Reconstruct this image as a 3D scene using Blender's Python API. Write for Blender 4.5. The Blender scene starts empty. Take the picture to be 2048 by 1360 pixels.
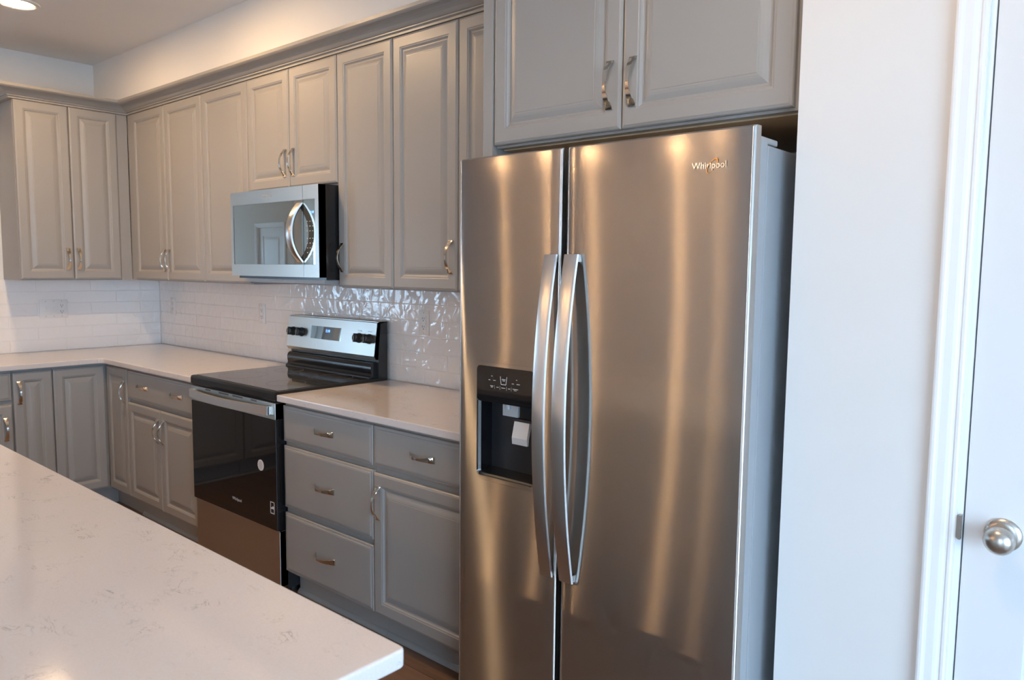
import bpy, bmesh, math, random
from mathutils import Vector, Matrix
random.seed(7)
S = bpy.context.scene
COL = S.collection
R = math.radians

# ---------------------------------------------------------------- camera
cam_d = bpy.data.cameras.new('camera')
cam = bpy.data.objects.new('camera', cam_d); COL.objects.link(cam)
cam_d.sensor_fit = 'HORIZONTAL'; cam_d.sensor_width = 23.6
cam_d.lens = 1516.19 / 2048 * 23.6
cam_d.clip_start = 0.02
CAM = Vector((5.4136, -2.434, 1.4683))
_ya, _pi, _ro = R(40.9086), R(5.3814), R(0.5608)
_f = Vector((-math.sin(_ya)*math.cos(_pi), math.cos(_ya)*math.cos(_pi), -math.sin(_pi)))
_r0 = Vector((math.cos(_ya), math.sin(_ya), 0)); _u0 = _r0.cross(_f)
_r = _r0*math.cos(_ro) + _u0*math.sin(_ro); _u = _u0*math.cos(_ro) - _r0*math.sin(_ro)
M = Matrix((( _r.x, _u.x, -_f.x, CAM.x), (_r.y, _u.y, -_f.y, CAM.y), (_r.z, _u.z, -_f.z, CAM.z), (0, 0, 0, 1)))
cam.matrix_world = M
cam_d.dof.use_dof = True; cam_d.dof.focus_distance = 2.3; cam_d.dof.aperture_fstop = 4.5
S.camera = cam

# ---------------------------------------------------------------- sky, daylight, exposure
world = bpy.data.worlds.new('sky'); S.world = world; world.use_nodes = True
bg = world.node_tree.nodes['Background']
bg.inputs[0].default_value = (0.50, 0.73, 1.0, 1); bg.inputs[1].default_value = 10.5
S.view_settings.view_transform = 'Standard'; S.view_settings.look = 'None'
S.view_settings.gamma = 1; S.view_settings.use_curve_mapping = False
S.view_settings.exposure = 0.5
LAMP = 290.0; LAMP_NEAR = 350.0
def portal(name, loc, rot, sx, sy):
    d = bpy.data.lights.new(name, 'AREA'); d.shape = 'RECTANGLE'; d.size = sx; d.size_y = sy
    d.cycles.is_portal = True
    o = bpy.data.objects.new(name, d); COL.objects.link(o); o.location = loc; o.rotation_euler = rot
portal('portal_front', (-6.3, -7.05, 1.15), (R(90), 0, 0), 1.8, 2.1)
portal('portal_rear', (6.2, -7.05, 1.15), (R(90), 0, 0), 1.4, 2.1)
portal('portal_far_left', (-7.65, -3.25, 1.4), (R(90), 0, R(-90)), 1.9, 1.6)
portal('portal_right', (7.65, -3.0, 1.15), (R(90), 0, R(90)), 3.0, 2.1)

# ---------------------------------------------------------------- materials
def nodes(m):
    m.use_nodes = True
    return m.node_tree.nodes, m.node_tree.links, m.node_tree.nodes['Principled BSDF']
def mat(name, col, rough=0.5, metal=0.0, spec=0.5, emit=None, estr=0, bump=None, coat=0):
    m = bpy.data.materials.new(name); n, l, b = nodes(m)
    b.inputs['Roughness'].default_value = rough; b.inputs['Metallic'].default_value = metal
    b.inputs['Specular IOR Level'].default_value = spec
    b.inputs['Coat Weight'].default_value = coat
    tc = n.new('ShaderNodeTexCoord'); nz = n.new('ShaderNodeTexNoise')
    nz.inputs['Scale'].default_value = 6; nz.inputs['Detail'].default_value = 4
    l.new(tc.outputs['Object'], nz.inputs['Vector'])
    mx = n.new('ShaderNodeMix'); mx.data_type = 'RGBA'
    mx.inputs['A'].default_value = (*[c*0.985 for c in col], 1); mx.inputs['B'].default_value = (*[min(1, c*1.015) for c in col], 1)
    l.new(nz.outputs['Fac'], mx.inputs['Factor']); l.new(mx.outputs['Result'], b.inputs['Base Color'])
    if emit:
        b.inputs['Emission Color'].default_value = (*emit, 1); b.inputs['Emission Strength'].default_value = estr
    if bump:
        n2 = n.new('ShaderNodeTexNoise'); n2.inputs['Scale'].default_value = bump[0]; n2.inputs['Detail'].default_value = 3
        l.new(tc.outputs['Object'], n2.inputs['Vector'])
        bp = n.new('ShaderNodeBump'); bp.inputs['Strength'].default_value = bump[1]; bp.inputs['Distance'].default_value = bump[2]
        l.new(n2.outputs['Fac'], bp.inputs['Height']); l.new(bp.outputs['Normal'], b.inputs['Normal'])
    return m

def steel_mat(name, col, rough, aniso, tangent, grain):
    """brushed metal: sharp along the tangent, spread across it"""
    m = bpy.data.materials.new(name); m.use_nodes = True; n = m.node_tree.nodes; l = m.node_tree.links
    n.clear(); out = n.new('ShaderNodeOutputMaterial'); b = n.new('ShaderNodeBsdfAnisotropic')
    b.inputs['Color'].default_value = (*col, 1); b.inputs['Anisotropy'].default_value = aniso
    tc = n.new('ShaderNodeTexCoord'); mp = n.new('ShaderNodeMapping'); mp.inputs['Scale'].default_value = grain
    l.new(tc.outputs['Object'], mp.inputs['Vector'])
    nz = n.new('ShaderNodeTexNoise'); nz.inputs['Scale'].default_value = 1; nz.inputs['Detail'].default_value = 3
    l.new(mp.outputs['Vector'], nz.inputs['Vector'])
    mr = n.new('ShaderNodeMapRange'); mr.inputs['To Min'].default_value = rough*0.95; mr.inputs['To Max'].default_value = rough*1.05
    l.new(nz.outputs['Fac'], mr.inputs['Value']); l.new(mr.outputs['Result'], b.inputs['Roughness'])
    cb = n.new('ShaderNodeCombineXYZ')
    for i in range(3): cb.inputs[i].default_value = tangent[i]
    l.new(cb.outputs[0], b.inputs['Tangent'])
    g = n.new('ShaderNodeBsdfAnisotropic'); g.inputs['Color'].default_value = (*col, 1); g.inputs['Roughness'].default_value = max(.10, rough*.5)
    mx = n.new('ShaderNodeMixShader'); mx.inputs[0].default_value = 0.16
    l.new(b.outputs[0], mx.inputs[1]); l.new(g.outputs[0], mx.inputs[2]); l.new(mx.outputs[0], out.inputs[0])
    return m

PAINT = mat('cabinet_grey_paint', (0.335, 0.320, 0.300), 0.38, bump=(60, 0.05, 0.002))
WALL = mat('white_wall_paint', (0.74, 0.725, 0.70), 0.85, bump=(140, 0.08, 0.002))
CEIL = mat('ceiling_paint', (0.86, 0.84, 0.815), 0.9, bump=(120, 0.08, 0.002))
TRIM = mat('white_trim_paint', (0.83, 0.84, 0.845), 0.35)
DOORP = mat('white_door_paint', (0.76, 0.77, 0.775), 0.4)
STEEL = steel_mat('brushed_steel', (0.57, 0.55, 0.53), 0.24, 0.86, (1, 0, 0), (6, 6, 500))
STEEL_L = steel_mat('light_brushed_steel', (0.57, 0.56, 0.52), 0.36, 0.45, (1, 0, 0), (6, 6, 500))
STEEL_D = steel_mat('drawer_steel', (0.56, 0.52, 0.48), 0.34, 0.2, (1, 0, 0), (6, 6, 500))
STEEL_H = steel_mat('handle_steel', (0.72, 0.715, 0.705), 0.30, 0.4, (0, 0, 1), (900, 900, 4))
STEEL_R = steel_mat('range_handle_steel', (0.78, 0.775, 0.765), 0.38, 0.0, (1, 0, 0), (6, 6, 500))
NICKEL = mat('polished_nickel', (0.74, 0.68, 0.60), 0.14, 1.0)
SATIN = mat('satin_nickel', (0.55, 0.51, 0.46), 0.3, 1.0)
BLACK = mat('black_enamel', (0.012, 0.012, 0.013), 0.22)
BLACKM = mat('black_plastic', (0.018, 0.018, 0.02), 0.42)
GLASSB = mat('black_glass', (0.008, 0.008, 0.009), 0.03, spec=0.55)
COOKG = mat('cooktop_glass', (0.03, 0.03, 0.031), 0.06, spec=1.0)
MWGLASS = mat('mirror_tinted_glass', (0.46, 0.48, 0.46), 0.015, 0.85)
SILVER = mat('silver_painted_metal', (0.40, 0.42, 0.44), 0.4, 0.2)
GREYPL = mat('grey_plastic', (0.42, 0.42, 0.42), 0.35)
WHITEPL = mat('white_plastic', (0.80, 0.78, 0.76), 0.3)
SLOT = mat('dark_slot', (0.06, 0.055, 0.05), 0.6)
BLUE = mat('blue_display', (0.05, 0.1, 0.5), 0.4, emit=(0.12, 0.3, 1.0), estr=3.0)
GREYINK = mat('grey_ink', (0.45, 0.45, 0.46), 0.5)
PALEINK = mat('pale_ink', (0.62, 0.62, 0.62), 0.5)
STICKER = mat('white_sticker', (0.72, 0.71, 0.72), 0.5)
CHROME = mat('chrome_letters', (0.82, 0.82, 0.82), 0.12, 1.0)
GOLD = mat('gold_swirl', (0.75, 0.45, 0.16), 0.25, 1.0)
WOODIN = mat('raw_wood_underside', (0.50, 0.36, 0.22), 0.6)
LENS = mat('lamp_lens', (0.9, 0.85, 0.75), 0.5, emit=(1.0, 0.60, 0.29), estr=LAMP)
LENSF = mat('flat_lamp_lens', (0.9, 0.85, 0.75), 0.5, emit=(1.0, 0.66, 0.36), estr=LAMP_NEAR)
LENSM = mat('soft_lamp_lens', (0.9, 0.85, 0.75), 0.5, emit=(1.0, 0.66, 0.36), estr=LAMP_NEAR*.55)
LENSD = mat('dim_lamp_lens', (0.9, 0.85, 0.75), 0.5, emit=(1.0, 0.60, 0.29), estr=LAMP*.35)
GROUT = mat('white_grout', (0.80, 0.775, 0.75), 0.85)
GROUND = mat('bounce_ground', (0.6, 0.59, 0.57), 0.9)  # unseen ground, set pale so daylight bounces up onto the ceiling

def tile_mat():
    m = bpy.data.materials.new('glossy_white_tile'); n, l, b = nodes(m)
    b.inputs['Base Color'].default_value = (0.86, 0.83, 0.81, 1); b.inputs['Roughness'].default_value = 0.04
    b.inputs['Specular IOR Level'].default_value = 0.55
    tc = n.new('ShaderNodeTexCoord'); nz = n.new('ShaderNodeTexNoise')
    nz.inputs['Scale'].default_value = 15; nz.inputs['Detail'].default_value = 1.5; nz.inputs['Distortion'].default_value = 0.8
    l.new(tc.outputs['Object'], nz.inputs['Vector'])
    bp = n.new('ShaderNodeBump'); bp.inputs['Strength'].default_value = 0.9; bp.inputs['Distance'].default_value = 0.0055
    l.new(nz.outputs['Fac'], bp.inputs['Height']); l.new(bp.outputs['Normal'], b.inputs['Normal'])
    return m
TILE = tile_mat()

def quartz_mat():
    m = bpy.data.materials.new('white_quartz'); n, l, b = nodes(m)
    b.inputs['Roughness'].default_value = 0.08; b.inputs['Specular IOR Level'].default_value = 0.5
    tc = n.new('ShaderNodeTexCoord')
    a = n.new('ShaderNodeTexNoise'); a.inputs['Scale'].default_value = 17; a.inputs['Detail'].default_value = 7
    a.inputs['Roughness'].default_value = 0.62; a.inputs['Distortion'].default_value = 1.2
    mp = n.new('ShaderNodeMapping'); mp.inputs['Scale'].default_value = (0.75, 1.5, 1.5); mp.inputs['Rotation'].default_value = (0, 0, R(25))
    l.new(tc.outputs['Object'], mp.inputs['Vector']); l.new(mp.outputs['Vector'], a.inputs['Vector'])
    s = n.new('ShaderNodeMath'); s.operation = 'SUBTRACT'; s.inputs[1].default_value = 0.5; l.new(a.outputs['Fac'], s.inputs[0])
    ab = n.new('ShaderNodeMath'); ab.operation = 'ABSOLUTE'; l.new(s.outputs[0], ab.inputs[0])
    mr = n.new('ShaderNodeMapRange'); mr.inputs['From Min'].default_value = 0.002; mr.inputs['From Max'].default_value = 0.012
    mr.inputs['To Min'].default_value = 1; mr.inputs['To Max'].default_value = 0; l.new(ab.outputs[0], mr.inputs['Value'])
    c = n.new('ShaderNodeTexNoise'); c.inputs['Scale'].default_value = 16; c.inputs['Detail'].default_value = 3
    l.new(tc.outputs['Object'], c.inputs['Vector'])
    mr2 = n.new('ShaderNodeMapRange'); mr2.inputs['From Min'].default_value = 0.53; mr2.inputs['From Max'].default_value = 0.70
    l.new(c.outputs['Fac'], mr2.inputs['Value'])
    mu = n.new('ShaderNodeMath'); mu.operation = 'MULTIPLY'; l.new(mr.outputs['Result'], mu.inputs[0]); l.new(mr2.outputs['Result'], mu.inputs[1])
    sp = n.new('ShaderNodeTexNoise'); sp.inputs['Scale'].default_value = 260; sp.inputs['Detail'].default_value = 2
    l.new(tc.outputs['Object'], sp.inputs['Vector'])
    base = n.new('ShaderNodeMix'); base.data_type = 'RGBA'
    base.inputs['A'].default_value = (0.62, 0.57, 0.55, 1); base.inputs['B'].default_value = (0.70, 0.65, 0.63, 1)
    l.new(sp.outputs['Fac'], base.inputs['Factor'])
    mx = n.new('ShaderNodeMix'); mx.data_type = 'RGBA'; mx.inputs['B'].default_value = (0.30, 0.29, 0.285, 1)
    l.new(base.outputs['Result'], mx.inputs['A']); l.new(mu.outputs[0], mx.inputs['Factor'])
    l.new(mx.outputs['Result'], b.inputs['Base Color'])
    return m
QUARTZ = quartz_mat()

def floor_mat():
    m = bpy.data.materials.new('brown_plank_floor'); n, l, b = nodes(m)
    b.inputs['Roughness'].default_value = 0.32
    tc = n.new('ShaderNodeTexCoord')
    br = n.new('ShaderNodeTexBrick'); br.offset = 0.37
    br.inputs['Scale'].default_value = 1; br.inputs['Brick Width'].default_value = 1.2; br.inputs['Row Height'].default_value = 0.13
    br.inputs['Mortar Size'].default_value = 0.0015; br.inputs['Bias'].default_value = 0
    br.inputs['Color1'].default_value = (0.155, 0.085, 0.050, 1); br.inputs['Color2'].default_value = (0.21, 0.12, 0.072, 1)
    br.inputs['Mortar'].default_value = (0.05, 0.025, 0.012, 1)
    l.new(tc.outputs['Object'], br.inputs['Vector'])
    mp = n.new('ShaderNodeMapping'); mp.inputs['Scale'].default_value = (2.5, 34, 1); l.new(tc.outputs['Object'], mp.inputs['Vector'])
    nz = n.new('ShaderNodeTexNoise'); nz.inputs['Scale'].default_value = 1.5; nz.inputs['Detail'].default_value = 6; nz.inputs['Distortion'].default_value = 0.6
    l.new(mp.outputs['Vector'], nz.inputs['Vector'])
    mr = n.new('ShaderNodeMapRange'); mr.inputs['To Min'].default_value = 0.6; mr.inputs['To Max'].default_value = 1.35
    l.new(nz.outputs['Fac'], mr.inputs['Value'])
    mx = n.new('ShaderNodeMix'); mx.data_type = 'RGBA'; mx.blend_type = 'MULTIPLY'; mx.inputs['Factor'].default_value = 1
    l.new(br.outputs['Color'], mx.inputs['A']); l.new(mr.outputs['Result'], mx.inputs['B'])
    l.new(mx.outputs['Result'], b.inputs['Base Color'])
    return m
FLOORM = floor_mat()

def pane_mat():
    m = bpy.data.materials.new('window_pane'); m.use_nodes = True; n = m.node_tree.nodes; l = m.node_tree.links
    n.clear(); o = n.new('ShaderNodeOutputMaterial'); mx = n.new('ShaderNodeMixShader')
    t = n.new('ShaderNodeBsdfTransparent'); g = n.new('ShaderNodeBsdfGlossy'); g.inputs['Roughness'].default_value = 0
    mx.inputs[0].default_value = 0.07
    l.new(t.outputs[0], mx.inputs[1]); l.new(g.outputs[0], mx.inputs[2]); l.new(mx.outputs[0], o.inputs[0])
    return m
PANE = pane_mat()

# ---------------------------------------------------------------- helpers
def link(name, bm, m, parent=None, smooth=False, loc=None):
    bmesh.ops.recalc_face_normals(bm, faces=bm.faces[:])
    me = bpy.data.meshes.new(name); bm.to_mesh(me); bm.free()
    me.materials.append(m)
    if smooth:
        me.polygons.foreach_set('use_smooth', [True]*len(me.polygons))
        try: me.set_sharp_from_angle(angle=R(35))
        except Exception: pass
    o = bpy.data.objects.new(name, me); COL.objects.link(o)
    if parent: o.parent = parent
    if loc: o.location = loc
    return o
def tag(o, label, cat, group=None, kind=None):
    o['label'] = label; o['category'] = cat
    if group: o['group'] = group
    if kind: o['kind'] = kind
    return o
def thing(name, label, cat, loc=(0, 0, 0), rz=0, group=None):
    o = bpy.data.objects.new(name, None); COL.objects.link(o); o.location = loc; o.rotation_euler = (0, 0, rz)
    o.empty_display_size = 0.1
    return tag(o, label, cat, group)
def box(bm, x0, x1, y0, y1, z0, z1, bev=0.0, seg=2):
    t = bmesh.new()
    vs = [t.verts.new((x, y, z)) for x in (x0, x1) for y in (y0, y1) for z in (z0, z1)]
    for f in ((0, 1, 3, 2), (4, 6, 7, 5), (0, 4, 5, 1), (2, 3, 7, 6), (0, 2, 6, 4), (1, 5, 7, 3)):
        t.faces.new([vs[i] for i in f])
    if bev: bmesh.ops.bevel(t, geom=t.edges[:], offset=bev, segments=seg, affect='EDGES', profile=0.5)
    join(bm, t)
def join(bm, t):
    bmesh.ops.recalc_face_normals(t, faces=t.faces[:])
    me = bpy.data.meshes.new('tmp'); t.to_mesh(me); t.free(); bm.from_mesh(me); bpy.data.meshes.remove(me)
def bxo(name, m, parent, x0, x1, y0, y1, z0, z1, bev=0.0, seg=2, smooth=False):
    bm = bmesh.new(); box(bm, x0, x1, y0, y1, z0, z1, bev, seg); return link(name, bm, m, parent, smooth)
def prism(bm, pts, axis, a, b):
    """polygon pts in the two other axes, extruded along axis from a to b"""
    def P(p, t):
        return {'x': (t, p[0], p[1]), 'y': (p[0], t, p[1]), 'z': (p[0], p[1], t)}[axis]
    t = bmesh.new()
    A = [t.verts.new(P(p, a)) for p in pts]; B = [t.verts.new(P(p, b)) for p in pts]
    t.faces.new(A); t.faces.new(B[::-1])
    for i in range(len(pts)):
        j = (i+1) % len(pts); t.faces.new((A[i], A[j], B[j], B[i]))
    join(bm, t)
def cyl(bm, c, axis, r0, r1, L, n=32):
    t = bmesh.new(); bmesh.ops.create_cone(t, cap_ends=True, segments=n, radius1=r0, radius2=r1, depth=L)
    rot = {'z': Matrix(), 'y': Matrix.Rotation(R(90), 4, 'X'), 'x': Matrix.Rotation(R(90), 4, 'Y')}[axis]
    bmesh.ops.transform(t, matrix=Matrix.Translation(c) @ rot, verts=t.verts); join(bm, t)
def lathe(bm, prof, c, axis='y', n=40):
    """prof: (radius, distance); distance runs along -y for axis y, along +z for axis z"""
    t = bmesh.new(); rings = []
    for r, d in prof:
        ring = []
        for i in range(n):
            a = 2*math.pi*i/n
            p = (r*math.cos(a), -d, r*math.sin(a)) if axis == 'y' else (r*math.cos(a), r*math.sin(a), d)
            ring.append(t.verts.new(Vector(c)+Vector(p)))
        rings.append(ring)
    for A, B in zip(rings, rings[1:]):
        for i in range(n):
            t.faces.new((A[i], A[(i+1) % n], B[(i+1) % n], B[i]))
    t.faces.new(rings[0]); t.faces.new(rings[-1])
    bmesh.ops.remove_doubles(t, verts=t.verts, dist=1e-6); join(bm, t)
def nested(bm, x0, x1, z0, z1, yb, yf, loops):
    """slab from yb (back) to yf (front, yf<yb) with nested rectangular steps (inset, depth behind the front)"""
    t = bmesh.new(); rows = []
    def rect(i, y): return [t.verts.new(p) for p in ((x0+i, y, z0+i), (x1-i, y, z0+i), (x1-i, y, z1-i), (x0+i, y, z1-i))]
    rows.append(rect(0, yb))
    for i, d in loops: rows.append(rect(i, yf+d))
    t.faces.new(rows[0])
    for A, B in zip(rows, rows[1:]):
        for i in range(4): t.faces.new((A[i], A[(i+1) % 4], B[(i+1) % 4], B[i]))
    t.faces.new(rows[-1]); join(bm, t)
DOOR_P = [(0, .006), (.0025, .003), (.007, .0012), (.009, 0), (.046, 0), (.049, .002), (.053, .0025), (.056, .006), (.060, .0085), (.064, .0085),
          (.070, .0060), (.078, .0032), (.086, .0014), (.090, .0012), (.091, .0004)]
DRAW_P = [(0, .007), (.002, .0045), (.010, .0035), (.013, .001), (.018, .0002), (.019, 0)]
FLAT_P = [(0, .0035), (.0015, .0015), (.0045, 0)]
T = 0.020
def pull_mesh():
    """bow-tie arch pull: wide flat feet, narrow waist, standing off along -y, long axis z"""
    bm = bmesh.new(); n = 22; L = 0.066; rows = []
    for i in range(n+1):
        s = -1 + 2*i/n; a = abs(s)
        out = 0.030*(1-a**2.3)
        w = 0.0046 + 0.0082*a**1.5
        th = 0.0042
        ds = -0.030*2.3*a**1.3*(1 if s > 0 else -1)/L
        nrm = Vector((0, -1, ds)).normalized()
        nrm = Vector((0, nrm.y, -nrm.z*-1)) if False else Vector((0, -1, ds)).normalized()
        p = Vector((0, -out, s*L))
        o = p + Vector((0, nrm.y*th, -nrm.z*th*-1))
        if i in (0, n): p.y = 0; o = Vector((0, -0.0045, s*L))
        rows.append([bm.verts.new((q.x+dx, q.y, q.z)) for q, dx in ((p, -w), (o, -w*.86), (o, w*.86), (p, w))])
    for A, B in zip(rows, rows[1:]):
        for i in range(4): bm.faces.new((A[i], A[(i+1) % 4], B[(i+1) % 4], B[i]))
    bm.faces.new(rows[0]); bm.faces.new(rows[-1])
    bmesh.ops.recalc_face_normals(bm, faces=bm.faces[:])
    me = bpy.data.meshes.new('pull'); bm.to_mesh(me); bm.free(); me.materials.append(NICKEL)
    me.polygons.foreach_set('use_smooth', [True]*len(me.polygons)); me.set_sharp_from_angle(angle=R(35))
    return me
PULL = pull_mesh()
def pull(parent, x, y, z, horiz=False):
    o = bpy.data.objects.new('handle', PULL); COL.objects.link(o); o.parent = parent; o.location = (x, y, z)
    if horiz: o.rotation_euler = (0, R(90), 0)
    return o
def text_mesh(txt, size, ext=0.0):
    cu = bpy.data.curves.new('t', 'FONT'); cu.body = txt; cu.size = size; cu.extrude = ext; cu.align_x = 'CENTER'; cu.align_y = 'CENTER'
    o = bpy.data.objects.new('t', cu); COL.objects.link(o)
    dg = bpy.context.evaluated_depsgraph_get(); dg.update()
    me = bpy.data.meshes.new_from_object(o.evaluated_get(dg)); bpy.data.objects.remove(o); bpy.data.curves.remove(cu)
    me.transform(Matrix.Rotation(R(90), 4, 'X'))
    return me
def text(name, txt, size, m, parent, loc, ext=0.0004, sx=1.0):
    me = text_mesh(txt, size, ext)
    if sx != 1: me.transform(Matrix.Diagonal((sx, 1, 1, 1)))
    me.materials.clear(); me.materials.append(m)
    o = bpy.data.objects.new(name, me); COL.objects.link(o); o.parent = parent; o.location = loc
    return o

# ---------------------------------------------------------------- room shell
CZ = 2.76
def struct(name, bm, m, label, cat, smooth=False):
    return tag(link(name, bm, m, None, smooth), label, cat, kind='structure')
def sbox(name, m, label, cat, *boxes):
    bm = bmesh.new()
    for b in boxes: box(bm, *b)
    return struct(name, bm, m, label, cat)
FX0, FX1, FY = -7.6, 7.6, -7.0
PX, PY = 4.743, -0.67           # pantry wall: left edge and face
sbox('floor', FLOORM, 'brown wood plank floor', 'floor', (FX0, FX1, FY, 0, -0.1, 0))
sbox('ceiling', CEIL, 'flat pale ceiling above the kitchen', 'ceiling', (FX0-.15, FX1+.15, FY-.15, .15, CZ, CZ+.1))
sbox('wall_back', WALL, 'white wall behind the range and the long run of cabinets', 'wall', (FX0, FX1, 0, .15, 0, CZ))
sbox('wall_left', WALL, 'white wall at the left end behind the short run of cabinets', 'wall', (-.12, 0, -1.30, 0, 0, CZ), (-.12, 0, -2.62, -1.30, 0, .88))
sbox('wall_soffit', WALL, 'white boxed soffit above the long run of upper cabinets', 'wall', (0, PX, -.389, 0, 2.486, CZ))
DX0, DX1, DZ = 5.111, 5.905, 2.055  # pantry door rough opening
sbox('wall_pantry', WALL, 'white wall between the refrigerator and the door', 'wall',
     (PX, DX0, PY, 0, 0, CZ), (DX1, FX1, PY, 0, 0, CZ), (DX0, DX1, PY, 0, DZ, CZ))
LY0, LY1 = -4.2, -2.3
sbox('wall_far_left', WALL, 'white wall far beyond the left end of the kitchen', 'wall', (FX0-.15, FX0, FY, LY0, 0, CZ), (FX0-.15, FX0, LY1, 0, 0, CZ), (FX0-.15, FX0, LY0, LY1, 0, .6), (FX0-.15, FX0, LY0, LY1, 2.2, CZ))
WX0, WX1 = -7.2, -5.4
VX0, VX1 = 5.5, 6.9
sbox('wall_front', WALL, 'white wall behind the camera with a wide window', 'wall',
     (FX0, WX0, FY-.15, FY, 0, CZ), (WX1, VX0, FY-.15, FY, 0, CZ), (VX1, FX1, FY-.15, FY, 0, CZ),
     (WX0, WX1, FY-.15, FY, 0, .1), (WX0, WX1, FY-.15, FY, 2.2, CZ), (VX0, VX1, FY-.15, FY, 0, .1), (VX0, VX1, FY-.15, FY, 2.2, CZ))
RY0, RY1 = -4.5, -1.5
sbox('wall_right', WALL, 'white wall to the right of the camera with a glass door', 'wall',
     (FX1, FX1+.15, FY, RY0, 0, CZ), (FX1, FX1+.15, RY1, 0, 0, CZ), (FX1, FX1+.15, RY0, RY1, 0, .1), (FX1, FX1+.15, RY0, RY1, 2.2, CZ))
sbox('wall_hall', WALL, 'white partition wall with a door, reflected in the microwave', 'wall',
     (FX0, -5.05, -4.72, -4.6, 0, CZ), (-4.33, -4.05, -4.72, -4.6, 0, CZ), (-5.05, -4.33, -4.72, -4.6, 2.06, CZ))
sbox('ground_outside', GROUND, 'unseen ground outside the windows, pale to bounce daylight indoors', 'ground', (-40, 40, -40, 40, -.4, -.2))

def glazed(name, label, x0, x1, z0, z1, loc, rz, muntins):
    w = thing(name, label, 'window', loc, rz); w['kind'] = 'structure'
    bm = bmesh.new(); f = .06
    box(bm, x0, x1, -.05, .05, z0, z0+f); box(bm, x0, x1, -.05, .05, z1-f, z1)
    n = muntins+1; s = (x1-x0)/n
    for i in range(n+1):
        c = x0+i*s; a = max(x0, c-f/2); b = min(x1, c+f/2)
        if i == 0: b = x0+f
        if i == n: a = x1-f
        box(bm, a, b, -.05, .05, z0+f, z1-f)
    link('window_frame', bm, TRIM, w)
    for i in range(n):
        a = x0+i*s+f/2+(f/2 if i == 0 else 0); b = x0+(i+1)*s-f/2-(f/2 if i == n-1 else 0)
        bxo('window_pane', PANE, w, a, b, -.004, .004, z0+f, z1-f)
    return w
glazed('window_1', 'wide white framed window in the wall behind the camera', WX0, WX1, .1, 2.2, (0, FY-.075, 0), 0, 1)
glazed('window_added_rear', 'added unseen glass door behind the camera, letting in more daylight', VX0, VX1, .1, 2.2, (0, FY-.075, 0), 0, 1)  # added opening, brings more daylight onto the pantry wall
glazed('window_added_left', 'added unseen window in the far left wall, lighting the partition', LY0, LY1, .6, 2.2, (FX0-.075, 0, 0), R(90), 1)  # added so the partition mirrored in the microwave is lit
glazed('window_2', 'white framed sliding glass door to the right of the camera', RY0, RY1, .1, 2.2, (FX1+.075, 0, 0), R(90), 1)

# pantry door with casing
def panel_door(name, label, x0, x1, y_front, zt, knob_left=True, handle='knob'):
    d = thing(name, label, 'door', (0, 0, 0)); d['kind'] = 'structure'
    bm = bmesh.new(); t = .035; w = x1-x0
    box(bm, x0, x1, y_front+.006, y_front+t, .01, zt)
    s = .115
    # stiles, rails as raised frame and two raised panels
    for a in ((x0, x0+s, .01, zt), (x1-s, x1, .01, zt), (x0+s, x1-s, .01, .22), (x0+s, x1-s, .92, 1.06), (x0+s, x1-s, zt-.12, zt)):
        box(bm, a[0], a[1], y_front, y_front+.006, a[2], a[3])
    for z0, z1 in ((.24, .90), (1.08, zt-.14)):
        nested(bm, x0+s+.02, x1-s-.02, z0, z1, y_front+.006, y_front, [(0, .005), (.03, .001), (.031, .0005)])
    link('door_leaf', bm, DOORP, d)
    return d
door1 = panel_door('door_1', 'white interior door at the right edge with a round satin nickel knob', 5.1245, 5.8845, -.668, 2.035)
kx, kz = 5.193, .946
bm = bmesh.new()
lathe(bm, [(0, 0), (.0335, 0), (.0335, .003), (.031, .0065), (.024, .009), (.012, .0105), (.0105, .014), (.0105, .026), (.0125, .031), (.019, .034),
           (.0245, .039), (.0275, .046), (.0272, .053), (.0245, .060), (.019, .0655), (.011, .069), (.004, .0702), (0, .0703)], (kx, -.668, kz))
link('door_knob', bm, SATIN, door1, True)
# jamb, stop and strike belong to the casing
def casing(name, label, x0, x1, zt, yf, w=.057):
    """colonial casing on both sides and the head, wall face at yf"""
    prof = [(0, 0), (0, .017), (.004, .0185), (.009, .0185), (.012, .0165), (.016, .0155), (.030, .0150), (.036, .0135), (.039, .0118),
            (.043, .0110), (.045, .0128), (.050, .0128), (.053, .0105), (w, .0100), (w, 0)]
    c = thing(name, label, 'door casing', (0, 0, 0)); c['kind'] = 'structure'
    bm = bmesh.new(); pts = []
    path = [(x0, 0), (x0, zt), (x1, zt), (x1, 0)]
    dirs = [(-1, 0), (-1, 1), (1, 1), (1, 0)]
    rings = [[bm.verts.new((px+dx*(w-o), yf-d, pz+dz*(w-o))) for o, d in prof] for (px, pz), (dx, dz) in zip(path, dirs)]
    for A, B in zip(rings, rings[1:]):
        for i in range(len(prof)-1): bm.faces.new((A[i], A[i+1], B[i+1], B[i]))
    bm.faces.new(rings[0]); bm.faces.new(rings[-1])
    link('casing_moulding', bm, TRIM, c)
    bm = bmesh.new()
    box(bm, x0-.001, x0+.0095, yf, yf+.13, 0, zt+.001); box(bm, x1-.0095, x1+.001, yf, yf+.13, 0, zt+.001); box(bm, x0+.0095, x1-.0095, yf, yf+.13, zt-.0095, zt+.001)
    link('door_jamb', bm, TRIM, c)
    return c
cas1 = casing('trim_1', 'white moulded casing around the door at the right edge', 5.112, 5.897, 2.0475, PY)
bm = bmesh.new()
prism(bm, [(5.1125, .925), (5.1165, .9215), (5.121, .9215), (5.121, .9725), (5.1165, .9725), (5.1125, .969)], 'y', PY-.0125, PY+.02)
o = link('strike_plate', bm, SATIN, cas1)
o['label'] = 'satin nickel strike plate'
door2 = panel_door('door_2', 'white panel door on the far partition, seen mirrored in the microwave', -5.03, -4.35, -4.62, 2.035)
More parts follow.
